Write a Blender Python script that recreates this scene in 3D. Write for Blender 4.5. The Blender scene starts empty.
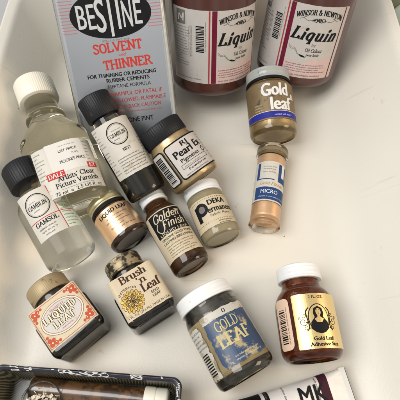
import bpy, bmesh, math, random
from mathutils import Vector, Matrix
random.seed(7)
S = 0.01                                   # the script thinks in centimetres, the scene is in metres
scene = bpy.context.scene
col = scene.collection
R = math.radians

# ------------------------------------------------------------------ camera
F_PX, TILT, H = 429.0, R(28), 27.0
CY = -H * math.tan(TILT)
cam_d = bpy.data.cameras.new("camera")
cam = bpy.data.objects.new("camera", cam_d); col.objects.link(cam)
cam.location = (0, CY * S, H * S)
cam.rotation_euler = (TILT, 0, 0)
cam_d.sensor_width = 36; cam_d.lens = 36 * F_PX / 400
cam_d.clip_start = 0.005; cam_d.clip_end = 20
scene.camera = cam

def P(px, py, z):                          # point of the tray at height z
    a, b = (px - 200) / F_PX, (200 - py) / F_PX
    d = Vector((a, b * math.cos(TILT) + math.sin(TILT), b * math.sin(TILT) - math.cos(TILT)))
    k = (z - H) / d.z
    return Vector((d.x * k, CY + d.y * k, z))

# ------------------------------------------------------------------ materials
M = {}
def new_mat(name):
    m = bpy.data.materials.new(name); m.use_nodes = True
    nt = m.node_tree
    return m, nt, nt.nodes["Principled BSDF"]
def setp(b, **k):
    names = dict(rough='Roughness', metal='Metallic', ior='IOR', trans='Transmission Weight', coat='Coat Weight',
                 coatr='Coat Roughness', spec='Specular IOR Level', sss='Subsurface Weight')
    for a, v in k.items():
        b.inputs[names[a]].default_value = v
def mat(name, c, var=0.08, scale=60, bump=0.0, bscale=None, dark=None, dscale=25, dthr=0.62, **k):
    """base colour broken up by noise; optional worn patches and bump"""
    m, nt, b = new_mat(name); N, L = nt.nodes, nt.links
    tc = N.new('ShaderNodeTexCoord')
    no = N.new('ShaderNodeTexNoise'); no.inputs['Scale'].default_value = scale; no.inputs['Detail'].default_value = 5
    L.new(tc.outputs['Object'], no.inputs['Vector'])
    mx = N.new('ShaderNodeMix'); mx.data_type = 'RGBA'
    mx.inputs['A'].default_value = [x * (1 - var) for x in c[:3]] + [1]
    mx.inputs['B'].default_value = [min(1, x * (1 + var)) for x in c[:3]] + [1]
    L.new(no.outputs['Fac'], mx.inputs['Factor'])
    out = mx.outputs['Result']
    if dark:
        n2 = N.new('ShaderNodeTexNoise'); n2.inputs['Scale'].default_value = dscale; n2.inputs['Detail'].default_value = 8
        n2.inputs['Roughness'].default_value = .65
        L.new(tc.outputs['Object'], n2.inputs['Vector'])
        mr = N.new('ShaderNodeMapRange'); mr.inputs['From Min'].default_value = dthr; mr.inputs['From Max'].default_value = dthr + .06
        L.new(n2.outputs['Fac'], mr.inputs['Value'])
        m2 = N.new('ShaderNodeMix'); m2.data_type = 'RGBA'
        L.new(mr.outputs['Result'], m2.inputs['Factor']); L.new(out, m2.inputs['A'])
        m2.inputs['B'].default_value = list(dark) + [1]
        out = m2.outputs['Result']
    L.new(out, b.inputs['Base Color'])
    if bump:
        nb = N.new('ShaderNodeTexNoise'); nb.inputs['Scale'].default_value = bscale or scale * 4; nb.inputs['Detail'].default_value = 4
        L.new(tc.outputs['Object'], nb.inputs['Vector'])
        bp = N.new('ShaderNodeBump'); bp.inputs['Strength'].default_value = bump; bp.inputs['Distance'].default_value = .0006
        L.new(nb.outputs['Fac'], bp.inputs['Height']); L.new(bp.outputs['Normal'], b.inputs['Normal'])
    setp(b, **k)
    M[name] = m
    return m
def glass(name, c, ior=1.45, rough=0.02, **k):
    m = mat(name, c, .01, 20, trans=1.0, ior=ior, rough=rough, **k)
    return m

mat('tray_plastic', (.70, .665, .58), .06, 14, bump=.12, bscale=900, dark=(.60, .53, .41), dscale=55, dthr=.66, rough=.38)
def used_tray():
    nt = M['tray_plastic'].node_tree; N, L = nt.nodes, nt.links; b = N['Principled BSDF']
    src = b.inputs['Base Color'].links[0].from_socket; tc = N.new('ShaderNodeTexCoord')
    v = N.new('ShaderNodeTexVoronoi'); v.inputs['Scale'].default_value = 75; L.new(tc.outputs['Object'], v.inputs['Vector'])
    n0 = N.new('ShaderNodeTexNoise'); n0.inputs['Scale'].default_value = 22; L.new(tc.outputs['Object'], n0.inputs['Vector'])
    mr = N.new('ShaderNodeMapRange'); mr.inputs['From Min'].default_value = .50; mr.inputs['From Max'].default_value = .68; mr.inputs['To Max'].default_value = .035; L.new(n0.outputs['Fac'], mr.inputs['Value'])
    lt = N.new('ShaderNodeMath'); lt.operation = 'LESS_THAN'; L.new(v.outputs['Distance'], lt.inputs[0]); L.new(mr.outputs['Result'], lt.inputs[1])
    m1 = N.new('ShaderNodeMix'); m1.data_type = 'RGBA'; m1.inputs['B'].default_value = (.30, .22, .13, 1); L.new(lt.outputs[0], m1.inputs['Factor']); L.new(src, m1.inputs['A'])
    out = m1.outputs['Result']
    for rot, sc in ((.5, 9), (-.35, 12), (1.4, 8)):
        mp = N.new('ShaderNodeMapping'); mp.inputs['Rotation'].default_value = (0, 0, rot); mp.inputs['Scale'].default_value = (1, 22, 1); L.new(tc.outputs['Object'], mp.inputs['Vector'])
        n1 = N.new('ShaderNodeTexNoise'); n1.inputs['Scale'].default_value = sc; n1.inputs['Detail'].default_value = 2; L.new(mp.outputs['Vector'], n1.inputs['Vector'])
        g = N.new('ShaderNodeMapRange'); g.inputs['From Min'].default_value = .735; g.inputs['From Max'].default_value = .76; g.inputs['To Max'].default_value = .3; L.new(n1.outputs['Fac'], g.inputs['Value'])
        m2 = N.new('ShaderNodeMix'); m2.data_type = 'RGBA'; m2.inputs['B'].default_value = (.52, .46, .36, 1); L.new(g.outputs['Result'], m2.inputs['Factor']); L.new(out, m2.inputs['A']); out = m2.outputs['Result']
    L.new(out, b.inputs['Base Color'])
used_tray()
mat('table', (.42, .42, .42), .15, 12, rough=.6)
mat('cap_cream', (.74, .71, .60), .06, 90, rough=.45, coat=.2)
mat('cap_white', (.76, .77, .76), .05, 120, rough=.35, coat=.3, dark=(.50, .45, .34), dscale=150, dthr=.63)
mat('cap_grey', (.34, .36, .34), .1, 100, rough=.35, coat=.3, dark=(.16, .15, .13), dscale=160, dthr=.6)
mat('cap_black', (.008, .009, .011), .3, 150, bump=.2, bscale=1500, rough=.45, spec=.3, dark=(.05, .045, .035), dscale=150, dthr=.66)
mat('cap_tan', (.36, .28, .16), .15, 80, rough=.5, metal=.35, dark=(.20, .14, .07), dscale=110, dthr=.55)
mat('cap_gold', (.62, .55, .32), .12, 120, rough=.35, metal=.75, dark=(.2, .17, .09), dscale=180, dthr=.62)
mat('cap_rusty', (.36, .29, .17), .3, 120, rough=.5, metal=.5, dark=(.04, .03, .022), dscale=210, dthr=.47)
mat('paper_white', (.55, .525, .46), .08, 140, rough=.5, bump=.1, bscale=300, dark=(.43, .38, .29), dscale=90, dthr=.60)
mat('paper_grey', (.50, .47, .435), .08, 140, rough=.5, bump=.1, bscale=300, dark=(.45, .40, .34), dscale=90, dthr=.60)
mat('paper_cream', (.54, .455, .31), .09, 140, rough=.5, bump=.12, bscale=300, dark=(.42, .32, .18), dscale=110, dthr=.60)
mat('paper_peach', (.72, .52, .38), .06, 140, rough=.5)
mat('paper_green', (.62, .70, .58), .06, 140, rough=.5)
mat('label_gold', (.80, .61, .28), .05, 60, rough=.33, metal=.75, bump=.06, bscale=400)
mat('label_copper', (.88, .60, .36), .06, 60, rough=.28, metal=.85, bump=.08, bscale=500)
mat('label_brown', (.20, .14, .07), .25, 160, rough=.5, metal=.3, dark=(.08, .055, .03), dscale=160, dthr=.58)
mat('sticker', (.62, .60, .55), .03, 120, rough=.55)
mat('ink_black', (.010, .010, .011), .2, 200, rough=.5, spec=.12)
mat('ink_grey', (.16, .15, .14), .3, 200, rough=.55, spec=.12)
mat('ink_brown', (.05, .02, .012), .2, 200, rough=.5, spec=.12)
mat('ink_red', (.48, .045, .035), .15, 200, rough=.5, spec=.12)
mat('ink_dull_red', (.36, .05, .05), .15, 200, rough=.5, spec=.12)
mat('ink_fade_red', (.40, .17, .17), .15, 200, rough=.5, spec=.12)
mat('ink_plum', (.045, .012, .022), .2, 200, rough=.5, spec=.12)
mat('ink_wine', (.14, .012, .03), .15, 200, rough=.5, spec=.12)
mat('ink_pink', (.60, .45, .42), .08, 200, rough=.5, spec=.12)
mat('ink_blue', (.025, .06, .17), .2, 150, rough=.4, spec=.12)
mat('ink_deep_blue', (.025, .03, .25), .2, 150, rough=.4, spec=.12)
mat('ink_white', (.68, .68, .66), .03, 200, rough=.45, spec=.12)
mat('ink_cream', (.72, .65, .45), .06, 200, rough=.5, spec=.12)
mat('ink_pale_gold', (.66, .54, .25), .2, 250, rough=.5, spec=.12)
mat('ink_gold', (.50, .33, .07), .2, 250, rough=.4, metal=.4, spec=.12)
mat('ink_dull_gold', (.52, .45, .23), .3, 250, rough=.5, spec=.12)
mat('worn_blue', (.028, .058, .125), .45, 90, rough=.4, dark=(.38, .31, .17), dscale=85, dthr=.535)
mat('worn_grey', (.50, .48, .42), .1, 90, rough=.45, dark=(.30, .24, .14), dscale=140, dthr=.52)
mat('ink_silver', (.50, .52, .52), .05, 200, rough=.4, spec=.12)
mat('ink_orange_red', (.46, .085, .04), .1, 200, rough=.5, spec=.12)
mat('tin_paint', (.54, .57, .60), .05, 40, rough=.24, metal=.88, bump=.12, bscale=45, dark=(.33, .34, .36), dscale=50, dthr=.68)
mat('tin_steel', (.55, .56, .52), .08, 80, rough=.3, metal=.9, dark=(.30, .27, .2), dscale=120, dthr=.64)
mat('tin_edge', (.012, .025, .05), .2, 80, rough=.35, coat=.4)
mat('liquin_plastic', (.075, .025, .018), .15, 30, rough=.25, coat=.3)
mat('dark_content', (.014, .013, .011), .3, 60, rough=.35)
mat('smoke_content', (.075, .07, .058), .5, 60, rough=.35, metal=.5, dark=(.03, .028, .022), dscale=70, dthr=.52)
mat('pearl_powder', (.74, .55, .30), .10, 90, rough=.36, metal=.65, bump=.2, bscale=700)
mat('gold_paint', (.42, .29, .12), .18, 90, rough=.4, metal=.55, dark=(.26, .18, .08), dscale=60, dthr=.6)
mat('vial_gold', (.84, .55, .33), .12, 80, rough=.4, metal=.6, bump=.2, bscale=500)
mat('tan_paint', (.46, .38, .22), .08, 60, rough=.5, dark=(.10, .07, .04), dscale=130, dthr=.69)
mat('brown_content', (.075, .035, .015), .25, 60, rough=.35)
mat('amber_content', (.17, .055, .020), .3, 40, rough=.3)
mat('residue_gold', (.52, .40, .20), .3, 110, rough=.45, metal=.25, bump=.6, bscale=260, dark=(.09, .08, .055), dscale=110, dthr=.62)
mat('finish_content', (.12, .075, .038), .3, 60, rough=.4, metal=.2, dark=(.06, .035, .015), dscale=60, dthr=.55)
mat('tube_metal', (.70, .69, .66), .06, 90, rough=.42, metal=.15, bump=.5, bscale=180)
mat('orange_glass', (.55, .22, .06), .15, 60, rough=.2, coat=.6)
mat('tube_brown', (.10, .048, .018), .5, 90, rough=.3, coat=.6, dark=(.035, .018, .008), dscale=110, dthr=.5)
mat('flakes', (.66, .60, .48), .25, 300, rough=.5, bump=.6, bscale=800)
mat('olive_lid', (.16, .17, .09), .15, 60, rough=.45)
mat('pale_green', (.50, .54, .44), .12, 60, rough=.4, coat=.3)
glass('clear_glass', (.97, .98, .95))
glass('varnish_glass', (.86, .81, .65), ior=1.37)
glass('spirit_glass', (.95, .94, .88), ior=1.25, rough=.16)
glass('smoke_glass', (.62, .60, .54))
glass('amber_glass', (.70, .33, .14))
glass('brown_glass', (.66, .44, .27))
glass('vial_plastic', (.95, .93, .88), ior=1.3, rough=.08)

def pattern_mat(name, c1, c2, scale, thr, kind='wave', rough=.4, stretch=(1, 1, 1), rot=0):
    m, nt, b = new_mat(name); N, L = nt.nodes, nt.links
    tc = N.new('ShaderNodeTexCoord'); mp = N.new('ShaderNodeMapping')
    mp.inputs['Scale'].default_value = stretch; mp.inputs['Rotation'].default_value = (0, 0, rot)
    L.new(tc.outputs['Object'], mp.inputs['Vector'])
    if kind == 'wave':
        t = N.new('ShaderNodeTexWave'); t.inputs['Scale'].default_value = scale; t.inputs['Distortion'].default_value = 1.6
        t.inputs['Detail'].default_value = 1; t.inputs['Detail Scale'].default_value = .6
        f = t.outputs['Fac']
    else:
        t = N.new('ShaderNodeTexVoronoi'); t.feature = 'DISTANCE_TO_EDGE'; t.inputs['Scale'].default_value = scale
        f = t.outputs['Distance']
    L.new(mp.outputs['Vector'], t.inputs['Vector'])
    r = N.new('ShaderNodeValToRGB')
    r.color_ramp.elements[0].position = thr; r.color_ramp.elements[1].position = thr + .08
    r.color_ramp.elements[0].color = list(c1) + [1]; r.color_ramp.elements[1].color = list(c2) + [1]
    L.new(f, r.inputs['Fac']); L.new(r.outputs['Color'], b.inputs['Base Color'])
    setp(b, rough=rough, coat=.4, coatr=.2)
    M[name] = m
pattern_mat('box_lining', (.032, .030, .018), (.15, .14, .095), 300, .55, rough=.35, rot=.9)
pattern_mat('box_cover_base', (.50, .50, .47), (.012, .012, .022), 260, .025, kind='vor', rough=.35, stretch=(.55, 1.5, 1))

def cover_mat():
    m, nt, b = new_mat('box_cover'); N, L = nt.nodes, nt.links
    tc = N.new('ShaderNodeTexCoord'); mp = N.new('ShaderNodeMapping'); mp.inputs['Scale'].default_value = (.5, 1.6, 1); mp.inputs['Rotation'].default_value = (0, 0, .25)
    L.new(tc.outputs['Object'], mp.inputs['Vector'])
    v = N.new('ShaderNodeTexVoronoi'); v.feature = 'DISTANCE_TO_EDGE'; v.inputs['Scale'].default_value = 520; L.new(mp.outputs['Vector'], v.inputs['Vector'])
    lt = N.new('ShaderNodeMath'); lt.operation = 'LESS_THAN'; lt.inputs[1].default_value = .11; L.new(v.outputs['Distance'], lt.inputs[0])
    n = N.new('ShaderNodeTexNoise'); n.inputs['Scale'].default_value = 130; L.new(tc.outputs['Object'], n.inputs['Vector'])
    gt = N.new('ShaderNodeMath'); gt.operation = 'GREATER_THAN'; gt.inputs[1].default_value = .53; L.new(n.outputs['Fac'], gt.inputs[0])
    mu = N.new('ShaderNodeMath'); mu.operation = 'MULTIPLY'; L.new(lt.outputs[0], mu.inputs[0]); L.new(gt.outputs[0], mu.inputs[1])
    mx = N.new('ShaderNodeMix'); mx.data_type = 'RGBA'; mx.inputs['A'].default_value = (.010, .010, .020, 1); mx.inputs['B'].default_value = (.55, .55, .52, 1)
    L.new(mu.outputs[0], mx.inputs['Factor']); L.new(mx.outputs['Result'], b.inputs['Base Color']); setp(b, rough=.35, coat=.3)
    M['box_cover'] = m
cover_mat()

# ------------------------------------------------------------------ object helpers
def link(name, me, mats, parent=None):
    o = bpy.data.objects.new(name, me); col.objects.link(o)
    for m in (mats if isinstance(mats, (list, tuple)) else [mats]):
        me.materials.append(M[m])
    if parent: o.parent = parent
    return o
def finish(name, bm, mats, parent=None, angle=35):
    bmesh.ops.recalc_face_normals(bm, faces=bm.faces[:])
    for v in bm.verts: v.co *= S
    me = bpy.data.meshes.new(name); bm.to_mesh(me); bm.free()
    me.shade_smooth(); me.set_sharp_from_angle(angle=R(angle))
    return link(name, me, mats, parent)
def thing(name, label, cat, matrix=None, group=None):
    o = bpy.data.objects.new(name, None); col.objects.link(o); o.empty_display_size = .01
    o['label'] = label; o['category'] = cat
    if group: o['group'] = group
    if matrix is not None: o.matrix_world = matrix
    return o
def section(hx, hy, c, n=16):
    """rounded rectangle, 4*(n+1) points; a circle when c == hx == hy. starts at right of front corner"""
    c = max(1e-4, min(c, hx, hy)); pts = []
    for q, (sx, sy) in enumerate(((1, -1), (1, 1), (-1, 1), (-1, -1))):
        for i in range(n + 1):
            a = -math.pi / 2 + q * math.pi / 2 + math.pi / 2 * i / n
            pts.append((sx * (hx - c) + c * math.cos(a), sy * (hy - c) + c * math.sin(a)))
    return pts
def fillet(prof, seg=6):
    """prof: (z, hx, hy, c, f) -> with rounded corners"""
    out = []
    for i, p in enumerate(prof):
        f = p[4] if len(p) > 4 else 0
        v = Vector(p[:4])
        if f <= 0 or i in (0, len(prof) - 1):
            out.append(v); continue
        a, b = Vector(prof[i - 1][:4]) - v, Vector(prof[i + 1][:4]) - v
        A = v + a.normalized() * min(f, a.length * .49); B = v + b.normalized() * min(f, b.length * .49)
        for k in range(seg + 1):
            t = k / seg
            out.append(A * (1 - t) ** 2 + v * 2 * t * (1 - t) + B * t * t)
    return out
def loft(bm, rings, cap0=True, cap1=True, off=(0, 0), mi=0, shift=None):
    prev = None; first = None
    for (z, hx, hy, c) in rings:
        pts = section(hx, hy, c)
        vs = []
        for k, (x, y) in enumerate(pts):
            vs.append(bm.verts.new((x + off[0] + (shift(z) if shift else 0), y + off[1], z)))
        if prev:
            for i in range(len(vs)):
                j = (i + 1) % len(vs)
                f = bm.faces.new((prev[i], prev[j], vs[j], vs[i])); f.material_index = mi
        else: first = vs
        prev = vs
    if cap0: bm.faces.new(first[::-1]).material_index = mi
    if cap1: bm.faces.new(prev).material_index = mi
def rp(*pts):                              # round profile (r, z, fillet) -> loft profile
    return [(p[1], p[0], p[0], p[0], (p[2] if len(p) > 2 else 0)) for p in pts]
def solid(name, prof, m, parent, seg=6, angle=35, **k):
    bm = bmesh.new(); loft(bm, fillet(prof, seg), **k)
    bmesh.ops.remove_doubles(bm, verts=bm.verts[:], dist=1e-5)
    return finish(name, bm, m, parent, angle)
def ribbed(name, r, z0, z1, m, parent, n=60, depth=.025, fil=.12, top=True):
    """screw cap with vertical ribs"""
    bm = bmesh.new(); rows = []
    prof = [(r * .97, z0), (r, z0 + .05), (r, z1 - fil), (r - fil * .3, z1 - fil * .3), (r - fil, z1), (r * .6, z1 + .01), (.001, z1 + .012)]
    K = n * 4
    for q, (rr, z) in enumerate(prof):
        row = []
        for i in range(K):
            a = 2 * math.pi * i / K
            d = depth * (0.5 - 0.5 * math.cos(2 * math.pi * i / 4)) if q in (1, 2) else depth * .5 * (q < 5)
            row.append(bm.verts.new(((rr - d) * math.cos(a), (rr - d) * math.sin(a), z)))
        rows.append(row)
    for a, b in zip(rows, rows[1:]):
        for i in range(K): bm.faces.new((a[i], a[(i + 1) % K], b[(i + 1) % K], b[i]))
    bm.faces.new(rows[0][::-1])
    return finish(name, bm, m, parent, 50)
def ringed(name, r, z0, z1, m, parent, n=3, d=.04, lip=.1, fil=.1):
    """smooth metal or plastic lid with rolled rings round its skirt"""
    pr = [(r - .02, z0), (r + .03, z0 + .04, .03), (r + .03, z0 + lip, .03), (r - .01, z0 + lip + .05, .02)]
    h = z1 - z0 - lip - .05 - fil
    for i in range(n):
        a = z0 + lip + .05 + h * (i + .2) / n; b = z0 + lip + .05 + h * (i + .8) / n
        pr += [(r - .01, a, .02), (r + d * .4, (a + b) / 2, .05), (r - .01, b, .02)]
    pr += [(r, z1 - fil * .5, .06), (r - fil, z1, .08), (r - fil - .12, z1 - .03, .03), (.001, z1 - .03)]
    return solid(name, rp(*pr), m, parent)
def frame(B, A, roll=0):
    """matrix of a bottle whose base centre is B and cap top centre A (cm), front turned to the sky then rolled"""
    a = (A - B).normalized()
    f = (Vector((0, 0, 1)) - a * a.z).normalized()
    f = Matrix.Rotation(R(roll), 3, a) @ f
    x = (-f).cross(a)
    m = Matrix((x, -f, a)).transposed().to_4x4()
    m.translation = B * S
    return m

# ------------------------------------------------------------------ lettering
def curve_pts(p, n=7):                     # Catmull-Rom
    q = [p[0]] + list(p) + [p[-1]]; out = []
    for i in range(1, len(q) - 2):
        for k in range(n):
            t = k / n
            out.append(tuple(.5 * ((2 * q[i][d]) + (q[i + 1][d] - q[i - 1][d]) * t + (2 * q[i - 1][d] - 5 * q[i][d] + 4 * q[i + 1][d] - q[i + 2][d]) * t * t
                     + (3 * q[i][d] - q[i - 1][d] - 3 * q[i + 1][d] + q[i + 2][d]) * t ** 3) for d in (0, 1)))
    out.append(tuple(p[-1])); return out
# pen-drawn roman letters: cap height 10, x-height 6.5. I = stem with serifs (b,t both; l half-top), c = curve, l = line, h = serif bar, o = dot
G = {
 'A': (9.5, 'l 1,0 4.7,10;l 8.2,0 4.7,10;l 2.3,3.4 6.8,3.4;h 1,0;h 8.2,0'),
 'B': (8, 'I 1.8 0 10 bt;c 1.8,9.8 5,9.7 6.4,7.8 5,5.4 1.8,5.2;c 1.8,5.2 5.6,5 7.2,2.7 5.4,.3 1.8,.2'),
 'C': (8.5, 'c 7.8,7.2 6.8,9.4 4.6,9.9 1.9,8.2 1.2,5 1.9,1.8 4.6,.1 6.8,.6 7.9,2.6;l 7.8,9.8 7.8,6.8'),
 'D': (9, 'I 1.8 0 10 bt;c 1.8,9.8 5,9.7 7.6,7.6 8,5 7.6,2.4 5,.3 1.8,.2'),
 'E': (8, 'I 1.8 0 10 bt;l 1.8,9.7 7,9.7;l 1.8,5.2 5.4,5.2;l 1.8,.3 7.3,.3;l 6.8,9.8 6.8,7.6;l 7.2,0 7.2,2.4'),
 'F': (7.5, 'I 1.8 0 10 bt;l 1.8,9.7 7,9.7;l 1.8,5 5.4,5;l 6.8,9.8 6.8,7.6'),
 'G': (9, 'c 7.8,7.4 6.8,9.4 4.6,9.9 1.9,8.2 1.2,5 1.9,1.8 4.6,.1 6.6,.5 7.6,1.6;I 7.6 0.6 4.4 t;l 7.8,9.6 7.8,7'),
 'H': (9.4, 'I 1.8 0 10 bt;I 7.6 0 10 bt;l 1.8,5.1 7.6,5.1'), 'I': (4, 'I 2 0 10 bt'), 'K': (9, 'I 1.8 0 10 bt;l 2,4 7,9.8;l 3.6,5.6 7.6,0;h 7.2,9.9;h 7.8,0'),
 'L': (7.5, 'I 1.8 0 10 bt;l 1.8,.3 7,.3;l 6.9,0 6.9,2.6'),
 'M': (11, 'I 1.8 0 10 bt;I 9.2 0 10 bt;l 1.8,10 5.5,1;l 5.5,1 9.2,10'),
 'N': (9.4, 'I 1.8 0 10 bt;I 7.8 0 10 t;l 1.8,10 7.8,0'),
 'O': (9, 'c 4.5,9.9 1.9,8.4 1.2,5 1.9,1.6 4.5,.1 7.1,1.6 7.8,5 7.1,8.4 4.5,9.9'),
 'P': (7.8, 'I 1.8 0 10 bt;c 1.8,9.8 5,9.7 6.8,7.4 5,4.8 1.8,4.6'),
 'Q': (9, 'c 4.5,9.9 1.9,8.4 1.2,5 1.9,1.6 4.5,.1 7.1,1.6 7.8,5 7.1,8.4 4.5,9.9;c 4,2.6 5.4,2 6.4,-.6 8.2,-1.4'),
 'R': (8.6, 'I 1.8 0 10 bt;c 1.8,9.8 5,9.7 6.6,7.6 5,5.2 1.8,5;l 4.4,5 7.6,0;h 7.9,0'),
 'S': (7.4, 'c 6.3,8 4.8,9.8 2.6,9.4 1.5,7.6 3,5.8 5,4.5 6.3,2.6 5,.5 2.6,.1 1.1,1.8;l 6.4,9.8 6.4,7.4;l 1.1,.2 1.1,2.4'),
 'T': (8, 'I 4 0 10 b;l .8,9.7 7.2,9.7;l .9,9.8 .9,7.6;l 7.1,9.8 7.1,7.6'),
 'U': (9, 'c 1.8,10 1.8,3 2.6,.8 4.6,.2 6.6,.8 7.4,3 7.4,10;h 1.8,10;h 7.4,10'),
 'V': (9, 'l 1,10 4.6,0;l 8,10 4.6,0;h 1,10;h 8,10'),
 'W': (12, 'l 1,10 3.8,0;l 6.2,10 3.8,0;l 6.2,10 8.8,0;l 11,10 8.8,0;h 1,10;h 6.2,10;h 11,10'),
 'Y': (9, 'I 4.6 0 5 b;l 1,10 4.6,4.6;l 8,10 4.6,4.6;h 1,10;h 8,10'),
 '&': (9.4, 'c 8,5.4 6.6,1.8 4,.1 1.6,1 1.4,3 3,5 5,7 5,9.2 3.6,9.9 2.4,8.8 3,6.6 8.4,0'),
 'a': (6.6, 'c 1.6,5.2 2.8,6.5 4.4,6.2 4.8,4.8;l 4.8,5 4.8,.4;c 4.8,3.8 2.2,3.2 1.1,1.6 2,.1 3.6,.3 4.8,1.6;h 5.5,.2'),
 'b': (7, 'I 1.6 0 10 l;c 1.6,5 3.4,6.5 5.6,5.4 6.1,3.2 5.4,1 3.4,0 1.6,1.2'),
 'c': (5.8, 'c 5,5.2 3.6,6.5 1.8,5.4 1.1,3.2 1.9,.9 3.6,.1 5.2,1.4'),
 'd': (7, 'I 5.4 0 10 l;c 5.4,5 3.6,6.5 1.6,5.4 1,3.2 1.7,1 3.6,0 5.4,1.2;h 6,.1'),
 'e': (6.2, 'c 1.2,3.6 5.3,3.7 5,5.4 3.4,6.5 1.7,5.4 1.1,3.2 1.9,.9 3.6,.1 5.3,1.3'),
 'f': (4.6, 'I 2 0 7 b;c 2,7 2.4,9.4 3.8,10 4.8,9.2;l .6,6.3 3.8,6.3'),
 'h': (7.4, 'I 1.6 0 10 bl;c 1.6,4.8 3.4,6.4 5.2,5.8 5.6,4.4;I 5.6 0 4.6 b'),
 'i': (3.6, 'I 1.8 0 6.4 bl;o 1.8,8.9'),
 'l': (3.6, 'I 1.8 0 10 bl'),
 'm': (10.8, 'I 1.6 0 6.4 bl;c 1.6,4.8 3.2,6.4 4.9,5.8 5.2,4.4;I 5.2 0 4.6 b;c 5.2,4.8 6.8,6.4 8.6,5.8 8.9,4.4;I 8.9 0 4.6 b'),
 'n': (7.4, 'I 1.6 0 6.4 bl;c 1.6,4.8 3.4,6.4 5.2,5.8 5.6,4.4;I 5.6 0 4.6 b'),
 'o': (6.8, 'c 3.4,6.5 1.6,5.4 1.1,3.2 1.6,1 3.4,0 5.2,1 5.7,3.2 5.2,5.4 3.4,6.5'),
 'p': (7, 'I 1.6 -3 6.4 bl;c 1.6,5 3.4,6.5 5.6,5.4 6.1,3.2 5.4,1 3.4,0 1.6,1.2'),
 'q': (7, 'I 5.4 -3 6.4 b;c 5.4,5 3.6,6.5 1.6,5.4 1,3.2 1.7,1 3.6,0 5.4,1.2'),
 'r': (5.2, 'I 1.6 0 6.4 bl;c 1.6,4.4 2.8,6.2 4.2,6.3 4.6,5.6'),
 's': (5.2, 'c 4.5,5.3 3.2,6.5 1.6,6 1.3,4.6 3,3.4 4.5,2 3.8,.3 2.2,0 .9,1.3'),
 't': (4.6, 'c 2,8.6 2,2 2.4,.4 3.6,.1 4.5,1.2;l .5,6.3 4,6.3'),
 'u': (7.4, 'c 1.6,6.4 1.6,2 2.4,.3 4,.1 5.6,1.6;I 5.6 0 6.4 l;h 1.2,6.3;h 6.3,.1'),
 'v': (6.6, 'l .9,6.4 3.4,0;l 5.8,6.4 3.4,0;h .9,6.4;h 5.8,6.4'),
 "'": (3, 'l 1.5,10 1.3,7.4'), '.': (3, 'o 1.4,.7'), ' ': (3.6, ''), ',': (3, 'l 1.5,1 1,-1.6'),
}
_bcache = {}
def bfont(s, off):
    if (s, off) in _bcache: return _bcache[(s, off)]
    cu = bpy.data.curves.new('txt', 'FONT'); cu.body = s; cu.resolution_u = 3; cu.fill_mode = 'FRONT'
    o = bpy.data.objects.new('txt', cu); me = o.to_mesh()
    vs = [(v.co.x, v.co.y) for v in me.vertices]; fs = [tuple(p.vertices) for p in me.polygons]
    o.to_mesh_clear(); bpy.data.objects.remove(o); bpy.data.curves.remove(cu)
    _bcache[(s, off)] = (vs, fs); return vs, fs

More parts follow.
